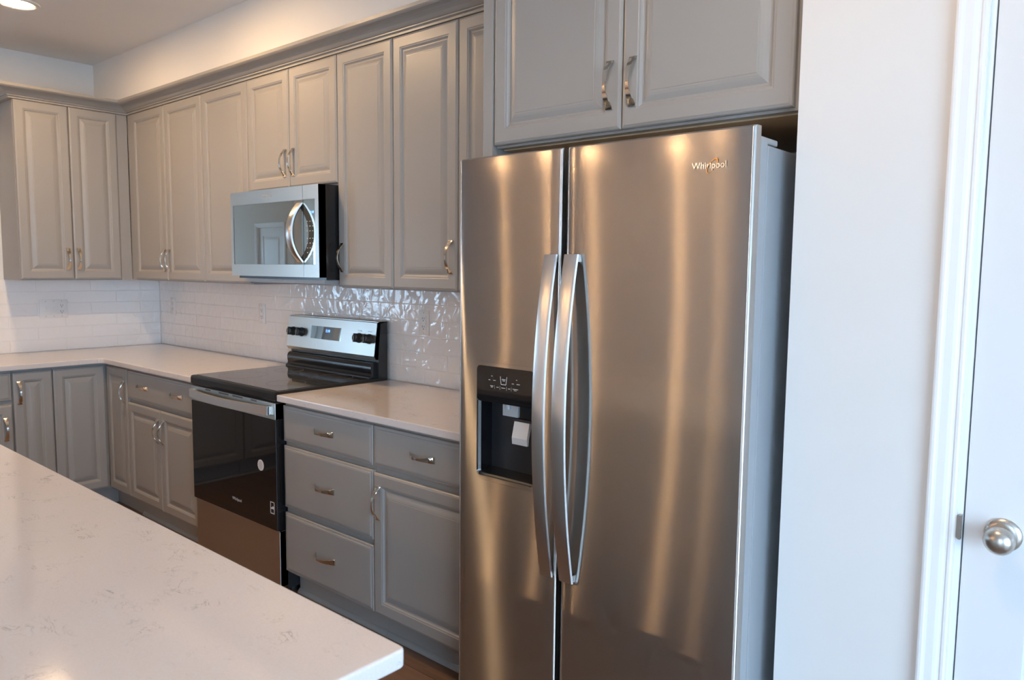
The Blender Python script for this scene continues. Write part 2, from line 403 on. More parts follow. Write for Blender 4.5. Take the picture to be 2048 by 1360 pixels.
for ob in (door2,):
    ob.rotation_euler = (0, 0, R(180)); ob.location = (-9.38, -9.24, 0)
cas2 = casing('trim_2', 'white casing around the far partition door', -5.04, -4.34, 2.05, 0)
cas2.rotation_euler = (0, 0, R(180)); cas2.location = (-9.38, -4.6, 0)
bm = bmesh.new(); box(bm, PX+.001, 5.054, PY-.014, PY, 0, .12, .003); box(bm, 5.955, FX1, PY-.014, PY, 0, .12, .003)
struct('baseboard_pantry', bm, TRIM, 'white baseboard along the wall beside the refrigerator', 'baseboard')

# recessed lamps
def lamp(x, y, label, flat=False, dim=False, lens=None):
    t = thing('recessed_light', label, 'ceiling light', (x, y, CZ), 0, 'recessed ceiling lights')
    bm = bmesh.new(); lathe(bm, [(.068, -.001), (.098, -.001), (.096, -.006), (.080, -.009), (.068, -.006)], (0, 0, 0), 'z', 40)
    bm.faces.ensure_lookup_table()
    big = [f for f in bm.faces if len(f.verts) > 4]
    bmesh.ops.delete(bm, geom=big, context='FACES_ONLY')
    link('trim_ring', bm, TRIM, t, True)
    bm = bmesh.new(); lathe(bm, [(.0675, -.001), (.0675, -.005), (.060, -.008), (.040, -.011), (0, -.0125)] if flat else
          [(.0675, -.001), (.0675, -.007), (.062, -.014), (.046, -.021), (.024, -.025), (0, -.026)], (0, 0, 0), 'z', 24)
    link('lamp_lens', bm, lens or (LENSF if flat else LENSD if dim else LENS), t, True)
lamp(0.98, -1.10, 'round recessed ceiling light at the upper left corner of the view', True, False, LENSM)
for x, y, lb in ((2.12, -1.12, 'recessed ceiling light in front of the range'), (4.80, -1.60, 'added ceiling light that warms the cabinet over the refrigerator'),  # the lamp by the refrigerator is added to warm the cabinet over it
                 (-.81, -6.1, 'recessed ceiling light in the row by the wide window, nearest that window'),
                 (.28, -6.1, 'recessed ceiling light in the row by the wide window, second from it'),
                 (1.5, -6.45, 'recessed ceiling light in the row by the wide window, third from it'),
                 (2.2, -6.15, 'recessed ceiling light in the row by the wide window, fourth from it')):
    lamp(x, y, lb, y > -3, x == 2.2, LENSM if x == 4.80 else None)

# ---------------------------------------------------------------- cabinets
def cab_door(t, x0, x1, z0, z1, y, prof=DOOR_P, name='door'):
    bm = bmesh.new(); nested(bm, x0, x1, z0, z1, y, y-T, prof); return link(name, bm, PAINT, t)
G = .0021
def upper(label, x, y, w, z0, z1, depth, doors, rz=0, group='upper cabinets', fillers=(), zdoor=None, under=None):
    """local frame: x right, -y front, origin at the back left on the floor line"""
    t = thing('upper_cabinet', label, 'cabinet', (x, y, 0), rz, group)
    bxo('cabinet_body', PAINT, t, 0, w, -depth, 0, z0, z1)
    for a, b, hx, hz in doors:
        d = cab_door(t, a+G, b-G, (zdoor or z0+.006), z1-.0005, -depth-.0005)
        if hx is not None: pull(d, hx, -depth-.0005-T, hz)
    for f in fillers:
        bxo('filler_strip', PAINT, t, *f)
    return t
UZ0, UZ1, UD = 1.372, 2.4125, .304
BK = -.001
# left wall run: local x is world y
lw = .954-.385
left_up = upper('grey upper cabinet with two doors on the left wall, beside the corner', BK*-1, -.954, lw, UZ0, UZ1, UD,
      [(0, .290, .290-.034, 1.500), (.290, lw, .290+.026, 1.500)], R(90), fillers=[(lw, lw+.064, -UD-.012, -UD+.02, UZ0, 2.4125)])
upper('grey upper cabinet with two doors in the back corner, left of the single door', .384, BK, .902, UZ0, UZ1, UD,
      [(0, .451, .451-.036, 1.500), (.451, .902, .451+.030, 1.500)], fillers=[(-.063, 0, -UD-.012, -UD+.02, UZ0, 2.4125)])
upper('narrow grey upper cabinet with one door, left of the microwave', 1.287, BK, .481, UZ0, UZ1, UD, [(0, .481, .447, 1.500)])
upper('short grey upper cabinet with two doors above the microwave', 1.769, BK, .761, 1.8385, UZ1, UD,
      [(0, .3805, .345, 1.968), (.3805, .761, .416, 1.968)], zdoor=1.849)
upper('tall grey upper cabinet with one door, directly right of the microwave', 2.531, BK, .382, UZ0, UZ1, UD, [(0, .382, .036, 1.510)])
upper('tall grey upper cabinet with one door, second to the right of the microwave', 2.914, BK, .385, UZ0, UZ1, UD, [(0, .385, .350, 1.510)])
upper('grey upper cabinet partly hidden by the refrigerator panel', 3.300, BK, .420, UZ0, UZ1, UD, [(0, .420, .386, 1.510)])
FD = .614
fc = upper('deep grey upper cabinet with two wide doors over the refrigerator', 3.7665, BK, .9745, 1.846, UZ1, FD,
      [(0, .4745, .438, 1.974), (.4745, .951, .512, 1.974)], zdoor=1.853)
bxo('underside_board', WOODIN, fc, .004, .970, -FD+.03, -.01, 1.842, 1.846)
ep = tag(bxo('end_panel', PAINT, None, 3.7245, 3.7645, -.6355, -.001, 0, UZ1, .001), 'tall grey end panel between the counter and the refrigerator', 'cabinet panel')

# crown moulding
CROWN = [(-.06, 2.4135), (.020, 2.4135), (.020, 2.422), (.024, 2.4255), (.030, 2.4265), (.030, 2.4315), (.036, 2.4335), (.041, 2.4375), (.049, 2.4450),
         (.059, 2.4520), (.071, 2.4575), (.083, 2.4605), (.089, 2.4615), (.095, 2.4655), (.099, 2.4700), (.099, 2.4840), (.084, 2.4840), (-.06, 2.4450)]
def sweep(path, prof, m, name):
    bm = bmesh.new(); n = len(path); rings = []
    for i, p in enumerate(path):
        ds = []
        if i > 0: ds.append((Vector(p)-Vector(path[i-1])).normalized())
        if i < n-1: ds.append((Vector(path[i+1])-Vector(p)).normalized())
        ns = [Vector((d.y, -d.x)) for d in ds]
        if len(ns) == 2:
            b = (ns[0]+ns[1]).normalized(); b = b/ b.dot(ns[0])
        else: b = ns[0]
        rings.append([bm.verts.new((p[0]+b.x*d, p[1]+b.y*d, z)) for d, z in prof])
    k = len(prof)
    for A, B in zip(rings, rings[1:]):
        for i in range(k): bm.faces.new((A[i], A[(i+1) % k], B[(i+1) % k], B[i]))
    bm.faces.new(rings[0]); bm.faces.new(rings[-1][::-1])
    return link(name, bm, m)
cr = sweep([(.002, -.956), (.3075, -.956), (.3075, -.3075), (3.723, -.3075)], CROWN, PAINT, 'crown_moulding')
tag(cr, 'grey crown moulding along the tops of the wall cabinets under the soffit', 'moulding')
cr2 = sweep([(3.7255, -.6395), (4.741, -.6395)], CROWN, PAINT, 'crown_moulding')
tag(cr2, 'grey crown moulding over the deep cabinet above the refrigerator', 'moulding')

BZ = .884; BD = .604
def toe(t, x0, x1, y=-.548):
    bm = bmesh.new(); box(bm, x0, x1, y, y+.016, 0, .11)
    prism(bm, [(y, 0), (y-.014, 0), (y-.0125, .006), (y-.008, .013), (y-.003, .018), (y, .019)], 'x', x0, x1)
    link('toe_kick', bm, PAINT, t)
def base(label, x, y, w, fronts, rz=0, group='base cabinets', toe_x=None):
    t = thing('base_cabinet', label, 'cabinet', (x, y, 0), rz, group)
    bm = bmesh.new(); box(bm, 0, w, -BD, 0, .112, BZ); link('cabinet_body', bm, PAINT, t)
    toe(t, *(toe_x or (0, w)))
    for kind, a, b, z0, z1, hs in fronts:
        d = cab_door(t, a, b, z0, z1, -BD-.0005, DOOR_P if kind == 'door' else DRAW_P, kind)
        for h in hs: pull(d, h[0], -BD-.0005-T, h[1], kind == 'drawer')
    return t
# corner cabinet (both doors meet at the inner corner)
cc = thing('corner_cabinet', 'grey corner base cabinet with two doors meeting at the inside corner', 'cabinet', (0, 0, 0), 0, 'base cabinets')
bm = bmesh.new()
prism(bm, [(.002, -.002), (.916, -.002), (.916, -BD), (BD, -BD), (BD, -.909), (.002, -.909)], 'z', .112, BZ); link('cabinet_body', bm, PAINT, cc)
d = cab_door(cc, .629, .914, .124, .869, -BD-.0005); pull(d, .886, -BD-.0005-T, .735)
bm = bmesh.new(); nested(bm, -.907, -.629, .124, .869, -BD-.0005, -BD-.0005-T, DOOR_P)
bmesh.ops.transform(bm, matrix=Matrix.Rotation(R(90), 4, 'Z'), verts=bm.verts); link('door', bm, PAINT, cc)
bm = bmesh.new(); box(bm, .548, .916, -.548, -.532, 0, .11); box(bm, .532, .548, -.909, -.532, 0, .11); link('toe_kick', bm, PAINT, cc)
base('narrow grey base cabinet with one tall door on the left wall', .002, -1.110, .199, [('door', .002, .197, .124, .869, [(.030, .755)])], R(90))
base('grey base cabinet with a drawer over a door at the left edge', .002, -1.572, .460,
     [('drawer', .004, .456, .717, .869, [(.23, .793)]), ('door', .004, .456, .124, .692, [(.420, .56)])], R(90))
base('grey drawer and door base cabinet, second from the free end of the left run', .002, -2.034, .460,
     [('drawer', .004, .456, .717, .869, [(.23, .793)]), ('door', .004, .456, .124, .692, [(.420, .56)])], R(90))
base('wide grey drawer and door base cabinet at the free end of the left run', .002, -2.600, .564,
     [('drawer', .004, .560, .717, .869, [(.28, .793)]), ('door', .004, .560, .124, .692, [(.524, .56)])], R(90))
base('grey base cabinet left of the range with a wide two handled drawer over two doors', .918, BK, .835,
     [('drawer', .004, .831, .703, .867, [(.218, .788), (.620, .788)]), ('door', .004, .4165, .124, .684, [(.390, .568)]),
      ('door', .4195, .831, .124, .684, [(.452, .568)])])
base('grey base cabinet with three drawers directly right of the range', 2.524, BK, .618,
     [('drawer', .004, .615, .709, .867, [(.309, .790)]), ('drawer', .004, .615, .414, .690, [(.309, .554)]), ('drawer', .004, .615, .124, .390, [(.309, .258)])])
base('grey base cabinet with a drawer over a door beside the refrigerator', 3.143, BK, .580,
     [('drawer', .003, .576, .709, .867, [(.285, .790)]), ('door', .003, .576, .124, .684, [(.034, .568)])])

# ---------------------------------------------------------------- worktops
def slab(bm, pts, z0, z1, r=.004):
    t = bmesh.new(); prism(t, pts, 'z', z0, z1)
    bmesh.ops.bevel(t, geom=[e for e in t.edges if abs(e.verts[0].co.z-e.verts[1].co.z) < 1e-6], offset=r, segments=4, affect='EDGES', profile=.5)
    join(bm, t)
def arc(cx, cy, r, a0, a1, n=8):
    return [(cx+r*math.cos(R(a0+(a1-a0)*i/n)), cy+r*math.sin(R(a0+(a1-a0)*i/n))) for i in range(n+1)]
bm = bmesh.new()
slab(bm, [(.0095, -.0095), (1.754, -.0095), (1.754, -.648)] + arc(.648+.03, -.648-.03, .03, 90, 180) + [(.648, -2.62), (.0095, -2.62)], BZ+.0005, .914)
tag(link('worktop', bm, QUARTZ, None), 'white speckled quartz worktop turning the back left corner', 'worktop')
bm = bmesh.new(); slab(bm, [(2.522, -.0095), (3.7225, -.0095), (3.7225, -.648), (2.522, -.648)], BZ+.0005, .914)
tag(link('worktop', bm, QUARTZ, None), 'white speckled quartz worktop between the range and the refrigerator', 'worktop')
bm = bmesh.new(); IX1, IY1 = 4.604, -1.728
slab(bm, [(2.2, IY1)] + arc(IX1-.012, IY1-.012, .012, 90, 0, 6) + [(IX1, -2.85), (2.2, -2.85)], .8845, .9145, .005)
tag(link('island_worktop', bm, QUARTZ, None), 'large white quartz island top with fine grey veins in the foreground', 'worktop')
isl = thing('kitchen_island', 'grey island cabinet carrying the foreground worktop', 'cabinet', (4.575, -2.80, 0), R(180), 'base cabinets')
bxo('cabinet_body', PAINT, isl, 0, 2.34, -1.02, 0, .112, .884)
bxo('toe_kick', PAINT, isl, 0, 2.34, -.96, -.02, 0, .112)
for i in range(4): cab_door(isl, .02+i*.58, .02+i*.58+.56, .124, .869, -1.0205)
isl['label'] = 'grey island cabinet under the large foreground worktop'

# ---------------------------------------------------------------- tiled splashbacks
def tiles(name, label, W, off, rz, loc):
    TH, TW = .0763, .318
    t = thing(name, label, 'splashback', loc, rz)
    bxo('grout_bed', GROUT, t, 0, W, -.0068, -.0005, .9145, UZ0-.0005)
    bm = bmesh.new(); g = .0009
    for r in range(6):
        z1 = UZ0-.0008-r*TH; z0 = max(z1-TH, .9148); x = off+(TW/2 if r % 2 else 0)
        while x > 0: x -= TW
        while x < W:
            a, b = max(x, 0)+g, min(x+TW, W)-g; x += TW
            if b-a < .01: continue
            j = [random.uniform(-.0004, .0004) for _ in range(4)]
            v0 = [bm.verts.new(p) for p in ((a, -.0042, z0+g), (b, -.0042, z0+g), (b, -.0042, z1-g), (a, -.0042, z1-g))]
            v1 = [bm.verts.new(p) for p in ((a, -.0062, z0+g), (b, -.0062, z0+g), (b, -.0062, z1-g), (a, -.0062, z1-g))]
            e = .0022
            v2 = [bm.verts.new((p[0], -.0082+jj, p[1])) for p, jj in zip(((a+e, z0+g+e), (b-e, z0+g+e), (b-e, z1-g-e), (a+e, z1-g-e)), j)]
            bm.faces.new(v0)
            for A, B in ((v0, v1), (v1, v2)):
                for i in range(4): bm.faces.new((A[i], A[(i+1) % 4], B[(i+1) % 4], B[i]))
            bm.faces.new(v2)
    link('tile_field', bm, TILE, t)
    return t
tiles('tile_splashback', 'glossy white rippled tile splashback on the back wall behind the range', 3.722, 1.650, 0, (0, 0, 0))
tiles('tile_splashback', 'glossy white tile splashback on the left wall', 1.29, .20, R(90), (0, -1.2995, 0))

# ---------------------------------------------------------------- outlets
def outlet(label, loc, rz, gangs):
    """gangs: list of 'duplex' or 'switch'"""
    n = len(gangs); w = .070+.046*(n-1); h = .117
    t = thing('wall_outlet', label, 'outlet', loc, rz, 'outlets on the tile')
    bm = bmesh.new(); box(bm, -w/2, w/2, -.006, 0, -h/2, h/2, .0022); link('cover_plate', bm, WHITEPL, t, True)
    for i, k in enumerate(gangs):
        cx = -w/2+.035+.046*i
        if k == 'switch':
            s = bxo('switch', WHITEPL, t, cx-.005, cx+.005, -.0175, -.006, -.004, .013, .002)
        else:
            bm = bmesh.new(); box(bm, cx-.0165, cx+.0165, -.0078, -.006, -.0335, .0335, .0015)
            rc = link('receptacle', bm, WHITEPL, t)
            for zz in (.0195, -.0195):
                bxo('socket_slot', SLOT, rc, cx-.0075, cx-.0052, -.0084, -.0078, zz-.002, zz+.008)
                bxo('socket_slot', SLOT, rc, cx+.0052, cx+.0075, -.0084, -.0078, zz-.002, zz+.007)
                bm = bmesh.new(); cyl(bm, (cx, -.0081, zz-.0085), 'y', .0026, .0026, .0006, 12); link('ground_hole', bm, SLOT, rc)
        for zz in (.048, -.048):
            bm = bmesh.new(); cyl(bm, (cx, -.0064, zz), 'y', .0028, .0028, .0008, 12); link('screw', bm, GREYPL, t)
    return t
TY = -.0084
outlet('white triple plate with two switches and an outlet on the left wall tile', (.0084, -.690, 1.184), R(90), ['switch', 'switch', 'duplex'])
outlet('white outlet on the back wall tile close to the corner', (.212, TY, 1.188), 0, ['duplex'])
outlet('white outlet on the back wall tile just left of the range', (1.352, TY, 1.188), 0, ['duplex'])
outlet('white outlet on the back wall tile right of the range', (2.765, TY, 1.209), 0, ['duplex'])

# ---------------------------------------------------------------- microwave
mw = thing('microwave', 'stainless steel microwave mounted over the range', 'microwave', (0, 0, 0))
mx0, mx1, mz0, mz1 = 1.7705, 2.5295, 1.4195, 1.8345
bm = bmesh.new(); box(bm, mx0+.004, mx1-.002, -.388, -.010, mz0-.012, mz1+.002); link('case', bm, BLACK, mw)
bm = bmesh.new()
prism(bm, [(-.375, mz0-.0125), (-.375, mz0-.030), (-.30, mz0-.036), (-.03, mz0-.036), (-.03, mz0-.0125)], 'x', mx0+.05, mx1-.03)
link('bottom_vent', bm, GREYPL, mw)
sx = 2.409; yF = -.427
def frame_front(bm, x0, x1, z0, z1, hx0, hx1, hz0, hz1, yf, yb, r=.006):
    box(bm, x0, hx0, yf, yb, z0, z1); box(bm, hx1, x1, yf, yb, z0, z1) if hx1 < x1 else None
    box(bm, hx0, hx1, yf, yb, z0, hz0); box(bm, hx0, hx1, yf, yb, hz1, z1)
gz0, gz1 = 1.477, 1.7705
bm = bmesh.new(); frame_front(bm, mx0, sx-.001, mz0, mz1, 1.797, sx-.001, gz0, gz1, yF, -.3885)
dm = link('microwave_door', bm, STEEL_L, mw)
bxo('door_glass', MWGLASS, dm, 1.7975, sx-.001, yF+.0015, yF+.02, gz0+.0005, gz1-.0005)
bm = bmesh.new(); n = 20; rows = []
for i in range(n+1):
    s = -1+2*i/n; zz = 1.622+s*.135; o = .060*(1-abs(s)**2.2)+.006; hw = .020
    rows.append([bm.verts.new(p) for p in ((2.389-hw, yF-o+.010, zz), (2.389-hw, yF-o, zz), (2.389-hw*.5, yF-o-.004, zz), (2.389+hw*.5, yF-o-.004, zz), (2.389+hw, yF-o, zz), (2.389+hw, yF-o+.010, zz))])
for A, B in zip(rows, rows[1:]):
    for i in range(6): bm.faces.new((A[i], A[(i+1) % 6], B[(i+1) % 6], B[i]))
bm.faces.new(rows[0]); bm.faces.new(rows[-1])
for zz in (1.622-.128, 1.622+.128): box(bm, 2.389-.010, 2.389+.010, yF-.008, yF+.001, zz-.006, zz+.006)
hd = link('door_handle', bm, STEEL_H, dm, True)
bm = bmesh.new(); rows = []
for i in range(n+1):
    s = -1+2*i/n; zz = 1.622+s*.132; o = .060*(1-abs(s)**2.2)+.006
    rows.append([bm.verts.new(p) for p in ((2.389-.017, yF-o+.0155, zz), (2.389-.019, yF-o+.0102, zz), (2.389+.019, yF-o+.0102, zz), (2.389+.017, yF-o+.0155, zz))][:4])
for A, B in zip(rows, rows[1:]):
    for i in range(4): bm.faces.new((A[i], A[(i+1) % 4], B[(i+1) % 4], B[i]))
bm.faces.new(rows[0]); bm.faces.new(rows[-1])
for v in bm.verts: v.co.y = min(v.co.y, yF+.0008)
link('handle_backing', bm, BLACKM, dm, True)['label'] = 'black inner face of the handle'
text('logo', 'Whirlpool', .020, GREYINK, dm, (2.11, yF-.0005, 1.803), .0004)
bm = bmesh.new(); frame_front(bm, sx+.001, mx1, mz0, mz1, sx+.001, 2.502, gz0, gz1, yF, -.3885)
cp = link('control_column', bm, STEEL_L, mw)
bxo('control_glass', MWGLASS, cp, sx+.001, 2.5015, yF+.0015, yF+.02, gz0+.0005, gz1-.0005)
text('clock_display', '1:14', .017, BLUE, cp, (2.478, yF+.0010, 1.712), .0003)
for r in range(8):
    for c in range(3):
        zz = 1.672-r*.0215-(.012 if r > 2 else 0); xx = 2.440+c*.021
        bxo('button', PALEINK, cp, xx-.0035, xx+.0035, yF+.0006, yF+.0014, zz-.0016, zz+.0016)

# ---------------------------------------------------------------- range
rg = thing('electric_range', 'stainless steel and black glass electric range between the worktops', 'range', (0, 0, 0))
rx0, rx1 = 1.7575, 2.5185
bm = bmesh.new(); box(bm, rx0+.004, rx1-.004, -.600, -.035, .03, .876)
link('range_body', bm, BLACKM, rg)
for xx in (rx0+.05, rx1-.05):
    for yy in (-.55, -.09): bm = bmesh.new(); cyl(bm, (xx, yy, .015), 'z', .018, .018, .03, 16); link('leg', bm, BLACKM, rg)
# cooktop
bm = bmesh.new()
prism(bm, [(-.653, .884), (-.655, .892), (-.655, .915), (-.651, .9235), (-.640, .926), (-.030, .926), (-.030, .8765), (-.60, .8765), (-.645, .8765)], 'x', rx0, rx1)
ck = link('cooktop', bm, BLACK, rg)
bxo('glass_surface', COOKG, ck, rx0+.018, rx1-.018, -.632, -.110, .9262, .9275)
RING = mat('faint_burner_print', (.06, .06, .062), .3)
for bxp, byp, rr in ((1.95, -.48, .115), (2.33, -.48, .09), (1.95, -.22, .075), (2.33, -.22, .10)):
    bm = bmesh.new()
    r0 = [bm.verts.new((bxp+rr*math.cos(2*math.pi*i/48), byp+rr*math.sin(2*math.pi*i/48), .9277)) for i in range(48)]
    r1 = [bm.verts.new((bxp+(rr-.0025)*math.cos(2*math.pi*i/48), byp+(rr-.0025)*math.sin(2*math.pi*i/48), .9277)) for i in range(48)]
    for i in range(48): bm.faces.new((r0[i], r0[(i+1) % 48], r1[(i+1) % 48], r1[i]))
    link('burner_ring', bm, RING, ck)
# backguard
bm = bmesh.new()
prism(bm, [(-.030, .9265), (-.086, .9265), (-.084, 1.03), (-.071, 1.196), (-.030, 1.2005)], 'x', rx0+.008, rx1)
bgd = link('backguard', bm, BLACK, rg)
bm = bmesh.new()   # glossy black curved riser under the panel
prism(bm, [(-.0865, .928), (-.128, .928), (-.1265, .934), (-.117, .940), (-.113, .950), (-.117, .966), (-.1175, .982), (-.112, .996), (-.102, 1.004), (-.0865, 1.006)], 'x', rx0+.016, rx1-.020)
link('curved_riser', bm, BLACK, bgd, True)
# stainless control panel, leaning back
PB, PT = (-.103, 1.022), (-.083, 1.198)
bm = bmesh.new()
prism(bm, [(-.0855, 1.018), (-.097, 1.018), (-.1095, 1.036), (PT[0]-.006, PT[1]), (-.0725, 1.2025), (-.0725, 1.198)], 'x', rx0, rx1-.004)
pan = link('control_panel', bm, STEEL_L, bgd)
bm = bmesh.new(); box(bm, rx0+.004, rx1, -.084, -.028, 1.2008, 1.204); link('top_cap', bm, STEEL_L, bgd)
lean = math.atan2(.1095-.089, 1.198-1.036)
def on_panel(z): return -.1095+(z-1.036)*(.1095-.089)/(1.198-1.036)
def leaned(o, x, z, dy=0.0):
    o.location = (x, on_panel(z)-dy, z); o.rotation_euler = (-lean, 0, 0)
bm = bmesh.new(); box(bm, -.131, .131, -.0014, .004, -.0335, .0335)
ds = link('display_glass', bm, MWGLASS, bgd); leaned(ds, 2.108, 1.124)
ts = text('clock_digits', '1:14', .022, BLUE, bgd, (0, 0, 0), .0003); leaned(ts, 2.125, 1.136, .0022)
for i, kx_ in enumerate((1.812, 1.892, 2.388, 2.466)):
    bm = bmesh.new(); lathe(bm, [(0, -.001), (.0245, -.001), (.0245, .006), (.0215, .009), (.020, .030), (.0175, .033), (0, .033)], (0, 0, 0), 'y', 28)
    box(bm, -.0055, .0055, -.0365, -.010, -.0215, .0215, .002)
    k = link('knob', bm, BLACKM, bgd, True); leaned(k, kx_, 1.118)
    bm = bmesh.new(); box(bm, -.0008, .0008, -.0004, 0, -.012, .012)
    kk = link('knob_mark', bm, PALEINK, bgd); kk.parent = bgd; leaned(kk, kx_, 1.118, .0366)
    for dz in (.036, ):
        bm = bmesh.new()
        for dx in (-.012, 0, .012): box(bm, dx-.002, dx+.002, -.0004, 0, -.0035, .0035)
        kk = link('knob_legend', bm, GREYINK, bgd); leaned(kk, kx_, 1.118+dz, .0001)
# oven door
yD = -.655
bm = bmesh.new(); box(bm, rx0+.001, rx1-.001, yD, -.603, .803, .8755, .0015)
od = link('oven_door', bm, STEEL_L, rg)
bm = bmesh.new(); box(bm, rx0+.001, rx1-.001, yD+.0005, -.603, .306, .8025, .0015); link('door_glass', bm, GLASSB, od)
bm = bmesh.new()
bm.free()
for a, b in ((1.905, 1.955), (2.035, 2.125), (2.16, 2.25), (2.32, 2.37)): bxo('vent_slot', SLOT, od, a, b, yD-.0006, yD+.001, .8665, .8725)
bm = bmesh.new(); n = 24; rows = []; hz0, hz1 = .822, .862
for i in range(n+1):
    s = -1+2*i/n; xx = (rx0+rx1)/2-.004+s*.352; o = .022+.034*(1-abs(s)**2.0)
    rows.append([bm.verts.new(p) for p in ((xx, yD-o+.011, hz0), (xx, yD-o, hz0+.002), (xx, yD-o, hz1-.002), (xx, yD-o+.011, hz1))])
for A, B in zip(rows, rows[1:]):
    for i in range(4): bm.faces.new((A[i], A[(i+1) % 4], B[(i+1) % 4], B[i]))
bm.faces.new(rows[0]); bm.faces.new(rows[-1])
for s in (-1, 1):
    xx = (rx0+rx1)/2-.004+s*.345; box(bm, xx-.007, xx+.007, yD-.016, yD, hz0+.002, hz1-.002)
link('door_handle', bm, STEEL_R, od, True)
text('logo', 'Whirlpool', .020, GREYINK, od, (2.178, yD-.0002, .380), .0004)
bm = bmesh.new(); cyl(bm, (2.392, yD-.0001, .582), 'y', .025, .025, .0012, 36); st = link('round_sticker', bm, STICKER, od)
bm = bmesh.new()
for q in range(5):
    ww = (.008, .014, .016, .014, .008)[q]; zz = .582+.014-q*.007
    for s in range(3): box(bm, 2.392-ww+s*ww*.7, 2.392-ww+s*ww*.7+ww*.45, yD-.0012, yD-.0008, zz-.002, zz+.002)
o = link('sticker_print', bm, GREYINK, od); o['label'] = 'grey print on the sticker'
bm = bmesh.new()
x0, x1, z0, z1 = 2.465, 2.497, .378, .432
for b in ((x0, x0+.003, z0, z1), (x1-.003, x1, z0, z1), (x0, x1, z0, z0+.004), (x0, x1, z1-.003, z1), (x0+.003, x1-.003, z0+.022, z0+.028), (x0+.016, x1-.003, z0+.028, z0+.034)):
    box(bm, b[0], b[1], yD-.0008, yD+.0004, b[2], b[3])
o = link('energy_label', bm, PALEINK, od)
bm = bmesh.new(); box(bm, rx0+.002, rx1-.002, yD+.012, -.603, .045, .3025, .002); dr = link('storage_drawer', bm, STEEL_D, rg)
bxo('drawer_lip', STEEL_L, dr, rx0+.002, rx1-.002, yD+.010, yD+.02, .2995, .3045)

# ---------------------------------------------------------------- refrigerator
fr = thing('refrigerator', 'tall stainless steel side by side refrigerator with an ice and water dispenser', 'refrigerator', (0, 0, 0))
fy, fzt, fzb = -.8166, 1.787, .085
bm = bmesh.new(); box(bm, 3.803, 4.703, -.735, -.060, .03, 1.752, .003); link('fridge_body', bm, SILVER, fr)
bm = bmesh.new(); box(bm, 3.81, 4.696, -.775, -.737, .008, .078)
for i in range(9): box(bm, 3.84, 4.666, -.778, -.775, .016+i*.0065, .019+i*.0065)
link('base_grille', bm, GREYPL, fr)
for xx in (3.86, 4.64):
    for yy in (-.68, -.12): bm = bmesh.new(); cyl(bm, (xx, yy, .015), 'z', .02, .02, .03, 16); link('leg', bm, GREYPL, fr)
def rrect(x0, x1, z0, z1, r, n=6):
    out = []
    for cx, cz, a in ((x1-r, z0+r, -90), (x1-r, z1-r, 0), (x0+r, z1-r, 90), (x0+r, z0+r, 180)):
        out += [(cx+r*math.cos(R(a+90*i/n)), cz+r*math.sin(R(a+90*i/n))) for i in range(n+1)]
    return out
def skin(x0, x1, hole=None):
    """bowed stainless door skin with rounded vertical edges; optional round-cornered hole"""
    xc, hw = (x0+x1)/2, (x1-x0)/2; rr = .010
    def Y(x):
        s = (x-xc)/hw; y = fy+.0028*(s*s)
        e = min(x-x0, x1-x)
        if e < rr: y += rr-math.sqrt(max(0, rr*rr-(rr-e)**2))
        return y
    xs = [x0+rr*(1-math.cos(R(90*i/6))) for i in range(7)] + [x1-rr*(1-math.cos(R(90*i/6))) for i in range(7)]
    k = 14; xs += [x0+rr+(x1-x0-2*rr)*i/k for i in range(1, k)]
    zs = [fzb, fzt-.004, fzt]
    if hole:
        hx0, hx1, hz0, hz1 = hole; m = .012
        ex0, ex1, ez0, ez1 = hx0-m, hx1+m, hz0-m, hz1+m
        xs = [x for x in xs if abs(x-ex0) > .004 and abs(x-ex1) > .004] + [ex0, ex1]; zs += [ez0, ez1]
    xs = sorted(xs); zs = sorted(zs)
    bm = bmesh.new()
    def V(x, z): return bm.verts.new((x, Y(x)+(.004 if z == fzt else 0), z))
    g = [[V(x, z) for x in xs] for z in zs]
    for j in range(len(zs)-1):
        for i in range(len(xs)-1):
            if hole and zs[j] >= ez0-1e-6 and zs[j+1] <= ez1+1e-6 and xs[i] >= ex0-1e-6 and xs[i+1] <= ex1+1e-6: continue
            bm.faces.new((g[j][i], g[j][i+1], g[j+1][i+1], g[j+1][i]))
    yb = -.787
    bk = {}
    def back(v):
        if v not in bk: bk[v] = bm.verts.new((v.co.x, yb, v.co.z))
        return bk[v]
    rim = g[0] + [r[-1] for r in g[1:]] + g[-1][-2::-1] + [r[0] for r in g[-2:0:-1]]
    for a, b in zip(rim, rim[1:]+rim[:1]): bm.faces.new((a, b, back(b), back(a)))
    if hole:
        inner = rrect(hx0, hx1, hz0, hz1, .014); outer = rrect(ex0, ex1, ez0, ez1, 1e-5)
        I = [bm.verts.new((x, Y(x), z)) for x, z in inner]; O = [bm.verts.new((x, Y(x), z)) for x, z in outer]
        I2 = [bm.verts.new((x, Y(x)+.02, z)) for x, z in inner]
        for i in range(len(I)):
            j = (i+1) % len(I); bm.faces.new((O[i], O[j], I[j], I[i])); bm.faces.new((I[i], I[j], I2[j], I2[i]))
    return bm
hole = (3.8745, 4.0955, .853, 1.184)
fz = link('freezer_door', skin(3.796, 4.1775, hole), STEEL, fr, True)
fd = link('fridge_door', skin(4.1945, 4.708), STEEL, fr, True)
def liner(parent, x0, x1, hole=None):
    bm = bmesh.new()
    bs = [(x0, x1, -.7868, -.745, fzb, 1.757)]
    if hole:
        a, b, c, d = hole[0]-.003, hole[1]+.003, hole[2]-.003, hole[3]+.003
        bs = [(x0, a, -.7868, -.745, fzb, 1.757), (b, x1, -.7868, -.745, fzb, 1.757), (a, b, -.7868, -.745, fzb, c), (a, b, -.7868, -.745, d, 1.757)]
    for q in bs: box(bm, *q)
    return link('door_liner', bm, SILVER, parent)
